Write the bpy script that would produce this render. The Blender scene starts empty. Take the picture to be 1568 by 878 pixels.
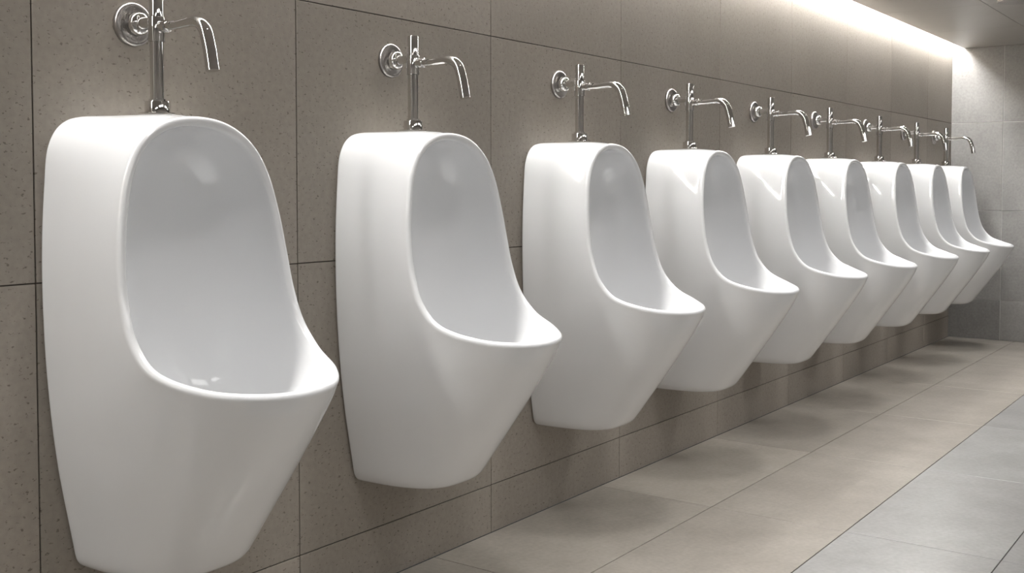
import bpy, bmesh, math, random
from mathutils import Vector, Matrix
random.seed(7)
sc = bpy.context.scene
CEIL=1.97; YEND=7.77; YBACK=-2.2; XR=3.6; FZ=0.013

# ---------------- materials ----------------
def newmat(name):
    m=bpy.data.materials.new(name); m.use_nodes=True
    nt=m.node_tree; b=nt.nodes['Principled BSDF']
    return m,nt,b
def node(nt,t,**kw):
    n=nt.nodes.new(t)
    for k,v in kw.items(): setattr(n,k,v)
    return n
def ramp(nt,stops):
    r=node(nt,'ShaderNodeValToRGB')
    el=r.color_ramp.elements
    el[0].position=stops[0][0]; el[0].color=stops[0][1]
    el[1].position=stops[-1][0]; el[1].color=stops[-1][1]
    for p,c in stops[1:-1]:
        e=el.new(p); e.color=c
    return r
def g(v): return (v,v,v,1)

def stone(name, colA, colB, rough=0.55, pit=0.5, pit_scale=90, bump=0.25, stretch=(1,1,1), cloud=2.5, spec=0.4, thr=0.62, grain=(0.88,1.06)):
    m,nt,b=newmat(name); L=nt.links.new
    tc=node(nt,'ShaderNodeTexCoord')
    mp=node(nt,'ShaderNodeMapping'); mp.inputs['Scale'].default_value=stretch
    L(tc.outputs['Object'],mp.inputs['Vector'])
    n1=node(nt,'ShaderNodeTexNoise'); n1.inputs['Scale'].default_value=cloud; n1.inputs['Detail'].default_value=8; n1.inputs['Roughness'].default_value=0.65
    L(tc.outputs['Object'],n1.inputs['Vector'])
    r1=ramp(nt,[(0.3,colA),(0.7,colB)]); L(n1.outputs['Fac'],r1.inputs['Fac'])
    n2=node(nt,'ShaderNodeTexNoise'); n2.inputs['Scale'].default_value=70; n2.inputs['Detail'].default_value=6
    L(tc.outputs['Object'],n2.inputs['Vector'])
    r2=ramp(nt,[(0.3,g(grain[0])),(0.7,g(grain[1]))]); L(n2.outputs['Fac'],r2.inputs['Fac'])
    mx=node(nt,'ShaderNodeMix',data_type='RGBA',blend_type='MULTIPLY'); mx.inputs['Factor'].default_value=1
    L(r1.outputs['Color'],mx.inputs['A']); L(r2.outputs['Color'],mx.inputs['B'])
    n3=node(nt,'ShaderNodeTexNoise'); n3.inputs['Scale'].default_value=pit_scale; n3.inputs['Detail'].default_value=3; n3.inputs['Roughness'].default_value=0.6
    L(mp.outputs['Vector'],n3.inputs['Vector'])
    r3=ramp(nt,[(thr,g(0)),(thr+0.05,g(1))]); L(n3.outputs['Fac'],r3.inputs['Fac'])
    mul=node(nt,'ShaderNodeMath',operation='MULTIPLY'); mul.inputs[1].default_value=pit
    L(r3.outputs['Color'],mul.inputs[0])
    mx2=node(nt,'ShaderNodeMix',data_type='RGBA'); L(mul.outputs[0],mx2.inputs['Factor'])
    L(mx.outputs['Result'],mx2.inputs['A']); mx2.inputs['B'].default_value=(colA[0]*.35,colA[1]*.33,colA[2]*.3,1)
    at=node(nt,'ShaderNodeAttribute'); at.attribute_name='tint'
    mx3=node(nt,'ShaderNodeMix',data_type='RGBA',blend_type='MULTIPLY'); mx3.inputs['Factor'].default_value=1
    L(mx2.outputs['Result'],mx3.inputs['A']); L(at.outputs['Color'],mx3.inputs['B'])
    L(mx3.outputs['Result'],b.inputs['Base Color'])
    b.inputs['Roughness'].default_value=rough
    b.inputs['Specular IOR Level'].default_value=spec
    if bump>0:
        sub=node(nt,'ShaderNodeMath',operation='SUBTRACT'); 
        m2=node(nt,'ShaderNodeMath',operation='MULTIPLY'); m2.inputs[1].default_value=0.3; L(n2.outputs['Fac'],m2.inputs[0])
        L(m2.outputs[0],sub.inputs[0]); L(mul.outputs[0],sub.inputs[1])
        bp=node(nt,'ShaderNodeBump'); bp.inputs['Strength'].default_value=bump; bp.inputs['Distance'].default_value=0.002
        L(sub.outputs[0],bp.inputs['Height']); L(bp.outputs['Normal'],b.inputs['Normal'])
    return m

M_wall=stone('wall_stone',(0.385,0.345,0.297,1),(0.44,0.398,0.347,1),pit=0.7,pit_scale=125,stretch=(1,0.7,1.2),bump=0.35,thr=0.615,grain=(0.91,1.04),cloud=1.8)
M_end=stone('end_wall_stone',(0.35,0.342,0.33,1),(0.46,0.452,0.438,1),pit=0.2,cloud=4)
M_floor=stone('floor_stone',(0.315,0.286,0.25,1),(0.415,0.381,0.338,1),rough=0.27,pit=0.0,bump=0.0,cloud=2.2,spec=0.5,grain=(0.93,1.04))
M_plain=stone('painted_wall',(0.50,0.48,0.45,1),(0.54,0.52,0.49,1),pit=0.0,bump=0.05)
M_ceil=stone('ceiling_panel',(0.46,0.43,0.40,1),(0.49,0.46,0.43,1),rough=0.3,pit=0.0,bump=0,grain=(0.99,1.01))
def grout(name,a,c):
    m,nt,b=newmat(name)
    gn=node(nt,'ShaderNodeTexNoise'); gn.inputs['Scale'].default_value=40
    gr=ramp(nt,[(0.3,a),(0.7,c)]); nt.links.new(gn.outputs['Fac'],gr.inputs['Fac']); nt.links.new(gr.outputs['Color'],b.inputs['Base Color']); b.inputs['Roughness'].default_value=.85
    return m
mg=grout('grout',(0.05,0.043,0.036,1),(0.08,0.07,0.06,1))
mgl=grout('grout_light',(0.6,0.6,0.58,1),(0.7,0.7,0.68,1))
mgf=grout('grout_floor',(0.06,0.053,0.045,1),(0.09,0.08,0.07,1))

M_por,nt,b=newmat('glazed_porcelain')
pn=node(nt,'ShaderNodeTexNoise'); pn.inputs['Scale'].default_value=3
pr=ramp(nt,[(0.3,(0.80,0.806,0.816,1)),(0.7,(0.82,0.826,0.836,1))]); nt.links.new(pn.outputs['Fac'],pr.inputs['Fac']); nt.links.new(pr.outputs['Color'],b.inputs['Base Color'])
b.inputs['Roughness'].default_value=0.07; b.inputs['IOR'].default_value=1.65
M_chr,nt,b=newmat('chrome')
pn=node(nt,'ShaderNodeTexNoise'); pn.inputs['Scale'].default_value=20
pr=ramp(nt,[(0.3,g(0.03)),(0.7,g(0.06))]); nt.links.new(pn.outputs['Fac'],pr.inputs['Fac']); nt.links.new(pr.outputs['Color'],b.inputs['Roughness'])
b.inputs['Base Color'].default_value=(0.74,0.73,0.72,1); b.inputs['Metallic'].default_value=1
M_brush,nt,b=newmat('brushed_metal')
pn=node(nt,'ShaderNodeTexNoise'); pn.inputs['Scale'].default_value=80
pr=ramp(nt,[(0.3,g(0.26)),(0.7,g(0.36))]); nt.links.new(pn.outputs['Fac'],pr.inputs['Fac']); nt.links.new(pr.outputs['Color'],b.inputs['Roughness'])
b.inputs['Base Color'].default_value=(0.42,0.40,0.385,1); b.inputs['Metallic'].default_value=1
def emis(name,col,s):
    m,nt,b=newmat(name); b.inputs['Base Color'].default_value=(.8,.8,.8,1)
    b.inputs['Emission Color'].default_value=col; b.inputs['Emission Strength'].default_value=s
    return m
M_led=emis('led_strip',(1,0.985,0.96,1),82)
M_fill=emis('fill_panel_glow',(1,0.988,0.972,1),3.6)  # glow of the added off-camera fill panels
M_lens=emis('downlight_lens',(1,0.985,0.965,1),3.0)

# ---------------- helpers ----------------
def box(bm,lo,hi,mat=0,tint=None,layer=None,bev=0):
    r=bmesh.ops.create_cube(bm,size=1)
    vs=r['verts']
    c=[(a+b)/2 for a,b in zip(lo,hi)]; s=[b-a for a,b in zip(lo,hi)]
    for v in vs:
        v.co=Vector((c[0]+v.co.x*s[0],c[1]+v.co.y*s[1],c[2]+v.co.z*s[2]))
    fs=set(f for v in vs for f in v.link_faces)
    if bev>0:
        es=set(e for v in vs for e in v.link_edges)
        rr=bmesh.ops.bevel(bm,geom=list(es),offset=bev,segments=1,affect='EDGES')
        fs=set(rr['faces'])|set(f for f in fs if f.is_valid)
        fs|=set(f for f in list(fs) for v in f.verts for f in v.link_faces)
    for f in fs:
        f.material_index=mat
        if layer is not None:
            for l in f.loops: l[layer]=tint if tint else (1,1,1,1)
def finish(bm,name,mats):
    me=bpy.data.meshes.new(name); bm.to_mesh(me); bm.free()
    for m in mats: me.materials.append(m)
    ob=bpy.data.objects.new(name,me); sc.collection.objects.link(ob)
    return ob
def edges_from(joints,lo,hi):
    return [lo]+sorted(j for j in joints if lo<j<hi)+[hi]

def tiled(name,axis,pos,sgn,us,vs,mats,var,thick=0.012,depth=0.1,gap=0.0013,tintf=None,groove=0.003):
    bm=bmesh.new(); lay=bm.loops.layers.color.new('tint')
    oth=[i for i in range(3) if i!=axis]
    def mk(n0,n1,u0,u1,v0,v1,mat,tint,bev):
        lo=[0,0,0];hi=[0,0,0]
        lo[axis]=min(n0,n1);hi[axis]=max(n0,n1)
        lo[oth[0]]=u0;hi[oth[0]]=u1;lo[oth[1]]=v0;hi[oth[1]]=v1
        box(bm,lo,hi,mat,tint,lay,bev)
    mk(pos-sgn*depth,pos-sgn*groove,us[0],us[-1],vs[0],vs[-1],1,(1,1,1,1),0)
    for i in range(len(us)-1):
        for j in range(len(vs)-1):
            k=0.95+random.uniform(-var,var)
            t=(k,k,k,1)
            if tintf: t=tintf((us[i]+us[i+1])/2,(vs[j]+vs[j+1])/2,k)
            mk(pos-sgn*thick,pos,us[i]+gap,us[i+1]-gap,vs[j]+gap,vs[j+1]-gap,0,t,0.0008)
    return finish(bm,name,mats)
yj=[-1.94,-1.17,-0.40,0.37,1.125,1.782,2.542,3.293,4.093,4.865,5.63,6.40,7.17]
tiled('wall_left',0,0.0,1,edges_from(yj,YBACK,YEND),[FZ,0.155,0.852,1.47,CEIL+0.12],[M_wall,mg],0.03,gap=0.0013)
tiled('wall_end',1,YEND,-1,edges_from([0.328,1.1,1.87,2.64,3.41],0.0,XR),[FZ,0.28,0.878,1.467,CEIL+0.12],[M_end,mgl],0.05,gap=0.0022)
def ft(x,y,k):
    return (k,k,k,1) if x<0.845 else (k*0.93,k*0.965,k*1.01,1)
tiled('floor',2,FZ,1,edges_from([0.415+0.43*i for i in range(8)],0.0,XR),edges_from([3.16+0.88*i for i in range(-7,6)],YBACK,YEND),[M_floor,mgf],0.045,tintf=ft,gap=0.0014)
bm=bmesh.new(); lay=bm.loops.layers.color.new('tint'); box(bm,(XR,YBACK,FZ),(XR+.1,YEND,CEIL+.12),0,(1,1,1,1),lay); finish(bm,'wall_right',[M_plain])
bm=bmesh.new(); lay=bm.loops.layers.color.new('tint'); box(bm,(0,YBACK-.1,FZ),(XR,YBACK,CEIL+.12),0,(1,1,1,1),lay); finish(bm,'wall_back',[M_plain])
SLOT=0.075
bm=bmesh.new(); lay=bm.loops.layers.color.new('tint')
ys=edges_from([YEND-0.9*i for i in range(1,12)],YBACK,YEND); xs=edges_from([0.6,1.35,2.1,2.85],SLOT,XR)
for i in range(len(xs)-1):
    for j in range(len(ys)-1):
        box(bm,(xs[i]+.001,ys[j]+.001,CEIL),(xs[i+1]-.001,ys[j+1]-.001,CEIL+0.02),0,(1,1,1,1),lay,0.0008)
box(bm,(0,YBACK,CEIL+0.10),(XR,YEND,CEIL+0.2),1,(1,1,1,1),lay)
finish(bm,'ceiling',[M_ceil,M_plain])
bm=bmesh.new()
box(bm,(0.012,YBACK+.02,CEIL+0.055),(0.052,YEND-.02,CEIL+0.062),0)
box(bm,(0.006,YBACK+.02,CEIL+0.062),(0.058,YEND-.02,CEIL+0.10),1)
finish(bm,'cove_light',[M_led,M_brush])
def fill_panel(x,y,sx,sy,mat):  # invented fill light: framed glowing panel under the ceiling, out of view
    bm=bmesh.new()
    box(bm,(x-sx/2,y-sy/2,CEIL-0.012),(x+sx/2,y+sy/2,CEIL-0.003),0)
    t=0.015
    for lo,hi in (((x-sx/2-t,y-sy/2-t),(x+sx/2+t,y-sy/2)),((x-sx/2-t,y+sy/2),(x+sx/2+t,y+sy/2+t)),((x-sx/2-t,y-sy/2),(x-sx/2,y+sy/2)),((x+sx/2,y-sy/2),(x+sx/2+t,y+sy/2))):
        box(bm,(lo[0],lo[1],CEIL-0.02),(hi[0],hi[1],CEIL),1)
    finish(bm,'added_fill_panel',[mat,M_brush])
for y in (-1.0,1.2,3.4,5.6):
    fill_panel(2.3,y,0.6,1.5,M_fill)

def lathe(bm,prof,origin,axis,seg=32,mat=0):
    axis=Vector(axis).normalized()
    up=Vector((0,0,1)) if abs(axis.z)<.9 else Vector((1,0,0))
    a=axis.cross(up).normalized(); b_=axis.cross(a)
    prev=None
    for (d,r) in prof:
        c=Vector(origin)+axis*d
        ring=[bm.verts.new(c+(a*math.cos(2*math.pi*k/seg)+b_*math.sin(2*math.pi*k/seg))*max(r,1e-5)) for k in range(seg)]
        if prev:
            for k in range(seg):
                f=bm.faces.new((prev[k],prev[(k+1)%seg],ring[(k+1)%seg],ring[k])); f.material_index=mat
        else:
            bm.faces.new(ring[::-1]).material_index=mat
        prev=ring
    bm.faces.new(prev).material_index=mat

YS=(1.339,2.105,2.897,3.661,4.429,5.156,5.929,6.642,7.313)
for y in YS:
    bm=bmesh.new()
    lathe(bm,[(0,.085),(.002,.085),(.0021,.001)],(0,0,-0.004),(0,0,1),mat=0)
    lathe(bm,[(-.008,.082),(-.008,.096),(0,.098),(0,.082)],(0,0,0),(0,0,1),mat=1)
    o=finish(bm,'downlight',[M_lens,M_brush]); o.location=(0.76,y,CEIL)
    ld=bpy.data.lights.new('downlight_bulb','SPOT'); ld.energy=42; ld.spot_size=math.radians(86); ld.spot_blend=1.0; ld.shadow_soft_size=0.085; ld.color=(1,0.988,0.972)
    lo=bpy.data.objects.new('bulb',ld); sc.collection.objects.link(lo); lo.parent=o; lo.location=(0,0,-0.03)

# ---------------- urinal ----------------
R=[(.195,0,1.166),(.196,.072,1.155),(.199,.130,1.118),(.204,.166,1.06),(.212,.187,.98),(.222,.198,.90),(.237,.203,.825),(.264,.205,.757),(.318,.198,.702),(.402,.162,.673),(.466,.094,.661),(.489,0,.657)]
E=[(0,0,1.170),(0,.090,1.170),(0,.155,1.158),(0,.190,1.112),(0,.200,1.03),(0,.206,.92),(0,.206,.80),(0,.199,.66),(0,.181,.50),(0.0,.148,.321)]
ZB=.293; RB=.028
def cr(a,b_,c,d,t): return 0.5*((2*b_)+(c-a)*t+(2*a-5*b_+4*c-d)*t*t+(3*b_-a-3*c+d)*t**3)
def spline(P,n):
    out=[]
    for i in range(1,len(P)-2):
        for k in range(n): out.append(cr(P[i-1],P[i],P[i+1],P[i+2],k/n))
    out.append(P[-2].copy()); return out
SUB=8
mir=lambda v:Vector((v[0],-v[1],v[2]))
Rh=spline([mir(R[1])]+[Vector(p) for p in R]+[mir(R[-2])],SUB)
Eh=spline([mir(E[1])]+[Vector(p) for p in E]+[Vector((0,.125,.18))],SUB)
for v in Eh: v.x=0
i9=9*SUB
FW=.148; FD=.262
def foot(s):
    a=s*math.pi/2; n=2.8
    return Vector((FD*math.sin(a)**(2/n) if a>0 else 0, FW*max(0,math.cos(a))**(2/n), ZB+RB))
nn=2*SUB
fine=[foot(k/800) for k in range(801)]
cum=[0]
for k in range(800): cum.append(cum[-1]+(fine[k+1]-fine[k]).length)
def fsamp(d):
    for k in range(800):
        if cum[k+1]>=d: return fine[k+1]
    return fine[-1]
for k in range(1,nn+1):
    v=fsamp(cum[-1]*k/nn).copy()
    if k==nn: v=Vector((FD,0,ZB+RB))
    Eh.append(v)
def wz(z):
    pts=[(.293,.142),(.33,.151),(.40,.164),(.50,.181),(.62,.194),(.76,.204),(.90,.207),(1.2,.207)]
    for (a,b_),(c,d) in zip(pts,pts[1:]):
        if z<=c: return b_+(d-b_)*max(0,(z-a)/(c-a))
    return .207
def dz(z): return FD+(z-.321)*(.489-FD)/(.657-.321) if z<.69 else .513+(z-.69)*.6
def sec(x,z):
    n=2.9
    q=min(1,max(0,x/dz(z)))
    return wz(z)*(1-q**n)**(1/n)
H=len(Rh)
NR=20
outer=[]
for k in range(NR+1):
    s=k/NR; ring=[]
    for i in range(H):
        a,e=Rh[i],Eh[i]
        p=a.lerp(e,s)
        y_lin=p.y+ 0.004*math.sin(math.pi*s)*min(1,i/(2*SUB))
        fi=i/SUB
        w=min(1,max(0,(fi-5)/2)); w=w*w*(3-2*w)
        if i<H-1:
            ysec=sec(p.x,p.z)+(a.y-sec(a.x,a.z))*(1-s)+(e.y-sec(e.x,e.z))*s
        else: ysec=0
        y=y_lin*(1-w)+ysec*w
        if i==0 or i==H-1: y=0
        z=p.z+(0.006*math.sin(math.pi*s)*(1-fi/2) if fi<2 else 0)
        wb=min(1,max(0,(fi-7.5)/2))
        x=p.x+0.010*wb*math.sin(math.pi*s**0.6)
        ring.append(Vector((x,max(0,y),z)))
    outer.append(ring)
for it in range(6):
    for k in range(1,NR):
        r=outer[k]; nr=[v.copy() for v in r]
        for i in range(1,H-1):
            f=0.5*min(1,max(0,(8.5-i/SUB)/1.5))*min(1,4*(1-k/NR))
            nr[i]=r[i]*(1-f)+(r[i-1]+r[i+1])*(f/2)
        outer[k]=nr
C1=Vector((.28,0,.82)); rr=0.0095
rim=[]; frames=[]
for i in range(H):
    pm=Rh[i-1] if i>0 else mir(Rh[1])
    pn_=Rh[i+1] if i<H-1 else mir(Rh[-2])
    T=(pn_-pm).normalized()
    bdir=C1-Rh[i]; bdir-=T*bdir.dot(T); bdir.normalize()
    N=T.cross(bdir).normalized()
    if N.x+N.z<0: N=-N
    frames.append((T,bdir,N))
for k in range(1,9):
    al=math.pi*k/8
    rim.append([Rh[i]+frames[i][1]*(rr*(1-math.cos(al)))+frames[i][2]*(rr*math.sin(al)) for i in range(H)])
inner0=rim[-1]
Cb=Vector((.04,0,.79))
NI=34; m=2.4
inner=[]
for k in range(1,NI):
    th=math.pi/2*(k/NI)
    q=math.cos(th)**(2/m); dp=1-math.sin(th)**(2/m)
    ring=[]
    for i in range(H):
        p=inner0[i]
        x=Cb.x+(p.x-Cb.x)*dp
        y=p.y*q; z=Cb.z+(p.z-Cb.z)*q
        fi=i/(H-1)
        w=min(1,max(0,(fi-.5)/.35)); w=w*w*(3-2*w)
        z-=0.135*w*math.sin(2*th)
        ring.append(Vector((x,y,z)))
    inner.append(ring)
bm=bmesh.new()
def full(ring):
    vs=[bm.verts.new(v) for v in ring]
    vs[0].co.y=0; vs[-1].co.y=0
    ml=[bm.verts.new((v.x,-v.y,v.z)) for v in ring[1:-1]]
    return vs+ml[::-1]
rings=[full(r) for r in outer[::-1]]+[full(r) for r in rim]+[full(r) for r in inner]
for A,B in zip(rings,rings[1:]):
    n=len(A)
    for i in range(n):
        j=(i+1)%n
        bm.faces.new((A[i],A[j],B[j],B[i]))
cv=bm.verts.new(Cb)
L_=rings[-1]
for i in range(len(L_)): bm.faces.new((L_[i],L_[(i+1)%len(L_)],cv))
E0=rings[0]; n=len(E0)
strip=[E0[i] for i in range(i9,n-i9+1)]
above=[rings[1][i] for i in range(i9,n-i9+1)]
base=[v.co.copy() for v in strip]
norms=[]; slopes=[]
for i,c in enumerate(base):
    if i==0: nrm=Vector((0,1,0))
    elif i==len(base)-1: nrm=Vector((0,-1,0))
    else:
        t=(base[i+1]-base[i-1]); nrm=Vector((-t.y,t.x,0)).normalized()
        if nrm.dot(Vector((c.x-.08,c.y,0)))<0: nrm=-nrm
    norms.append(nrm)
    d=base[i]-above[i].co
    sl=d.dot(-nrm)/max(1e-4,-d.z)
    slopes.append(min(.9,max(.15,sl)))
slopes[0]=slopes[-1]=.2
for it in range(4): slopes=[slopes[0]]+[(slopes[i-1]+2*slopes[i]+slopes[i+1])/4 for i in range(1,len(slopes)-1)]+[slopes[-1]]
cols=[strip]
NB=8
for k in range(1,NB+1):
    t=k/NB; cur=[]
    for i in range(len(base)):
        p0=base[i]; p1=base[i]-norms[i]*(slopes[i]*RB)-Vector((0,0,RB)); p2=p1-norms[i]*RB*1.0
        cur.append(bm.verts.new(p0*(1-t)**2+p1*2*t*(1-t)+p2*t*t))
    cols.append(cur)
for A,B in zip(cols,cols[1:]):
    for i in range(len(A)-1): bm.faces.new((A[i],A[i+1],B[i+1],B[i]))
bm.faces.new(cols[-1])
back=[E0[i] for i in range(0,i9+1)]+[c[0] for c in cols[1:]]+[c[-1] for c in cols[1:]][::-1]+[E0[n-i] for i in range(i9,0,-1)]
bm.faces.new(back)
bmesh.ops.recalc_face_normals(bm,faces=bm.faces[:])
for f in bm.faces: f.smooth=True
me_u=bpy.data.meshes.new('urinal'); bm.to_mesh(me_u); bm.free(); me_u.materials.append(M_por)

# ---------------- faucet ----------------
def tube(bm,pts,radii,seg=24,mat=0,flat=1.0):
    P=[Vector(p) for p in pts]; prev=None
    for i,p in enumerate(P):
        t=(P[min(i+1,len(P)-1)]-P[max(i-1,0)]).normalized()
        a=Vector((0,1,0)); b_=t.cross(a).normalized()
        ring=[bm.verts.new(p+a*math.cos(2*math.pi*k/seg)*radii[i]+b_*math.sin(2*math.pi*k/seg)*radii[i]*flat) for k in range(seg)]
        if prev:
            for k in range(seg):
                bm.faces.new((prev[k],prev[(k+1)%seg],ring[(k+1)%seg],ring[k])).material_index=mat
        else: bm.faces.new(ring[::-1]).material_index=mat
        prev=ring
    bm.faces.new(prev).material_index=mat
XP=0.08; ZT=1.176
bm=bmesh.new()
lathe(bm,[(0.001,.001),(0.001,.0235),(.002,.0245),(.022,.0245),(.024,.0235),(.0245,.0165),(.0285,.0165),(.029,.0135),(.140,.0135),(.1405,.0160),(.1425,.0165),(.186,.0165),(.188,.016),(.1885,.0138),(.236,.0138),(.238,.0128),(.238,.001)],(XP,0,ZT),(0,0,1))
lathe(bm,[(-.0005,.001),(-.0005,.036),(.0008,.036),(.0015,.035),(.0015,.001)],(XP,0,ZT),(0,0,1),mat=0)
ZS=ZT+.169
lathe(bm,[(0.0005,.001),(0.0005,.043),(.003,.044),(.009,.0435),(.012,.041),(.013,.036),(.0115,.032),(.0115,.001)],(0,0,ZS+.012),(1,0,0),40,mat=1)
lathe(bm,[(.011,.024),(.014,.0245),(.030,.0225),(.034,.0195),(.036,.012),(.055,.0095),(.08,.0095)],(0,0,ZS+.012),(1,0,0),32,mat=0)
lathe(bm,[(.010,.010),(.024,.0105),(.026,.0125),(.034,.0125),(.036,.0095),(.05,.0095)],(XP,0,ZS),(1,0,0),24)
path=[];rad=[]
pts=[(XP+.03,ZS),(XP+.06,ZS-.001),(XP+.09,ZS+.001),(XP+.114,ZS+.0015),(XP+.133,ZS-.004),(XP+.147,ZS-.017),(XP+.154,ZS-.035),(XP+.161,ZS-.060),(XP+.168,ZS-.095)]
rs=[.0085,.0088,.0100,.0113,.0125,.0132,.0132,.0132,.0132]
for i in range(len(pts)-1):
    p0=pts[max(i-1,0)];p1=pts[i];p2=pts[i+1];p3=pts[min(i+2,len(pts)-1)]
    for k in range(6):
        t=k/6
        path.append((cr(p0[0],p1[0],p2[0],p3[0],t),0,cr(p0[1],p1[1],p2[1],p3[1],t)))
        rad.append(rs[i]+(rs[i+1]-rs[i])*t)
path.append((pts[-1][0],0,pts[-1][1]));rad.append(rs[-1])
tube(bm,path,rad,flat=0.95)
for f in bm.faces: f.smooth=True
bmesh.ops.recalc_face_normals(bm,faces=bm.faces[:])
me_f=bpy.data.meshes.new('faucet'); bm.to_mesh(me_f); bm.free(); me_f.materials.append(M_chr); me_f.materials.append(M_brush)

for y in YS:
    u=bpy.data.objects.new('urinal',me_u); sc.collection.objects.link(u); u.location=(0.002,y,0)
    bv=u.modifiers.new('edge','BEVEL'); bv.width=0.010; bv.segments=4; bv.limit_method='ANGLE'; bv.angle_limit=math.radians(50)
    f=bpy.data.objects.new('faucet',me_f); sc.collection.objects.link(f); f.location=(0,y,0)
    es=f.modifiers.new('split','EDGE_SPLIT'); es.split_angle=math.radians(40)

# ---------------- world & camera ----------------
w=bpy.data.worlds.new('world'); sc.world=w; w.use_nodes=True
w.node_tree.nodes['Background'].inputs[0].default_value=(0.05,0.05,0.05,1)
cam=bpy.data.cameras.new('camera'); co=bpy.data.objects.new('camera',cam); sc.collection.objects.link(co); sc.camera=co
cam.sensor_width=36; cam.lens=1700/1600*36; cam.clip_start=0.01
A=math.atan(1196/1666)
pitch=math.radians(2.3)
co.location=(1.9,0,1.03)
co.rotation_euler=(math.radians(90)-pitch,0,A)
cam.shift_y=-(151/1568-math.tan(pitch)*1666/1568)
sc.view_settings.view_transform='Standard'
sc.view_settings.look='None'
sc.view_settings.exposure=0
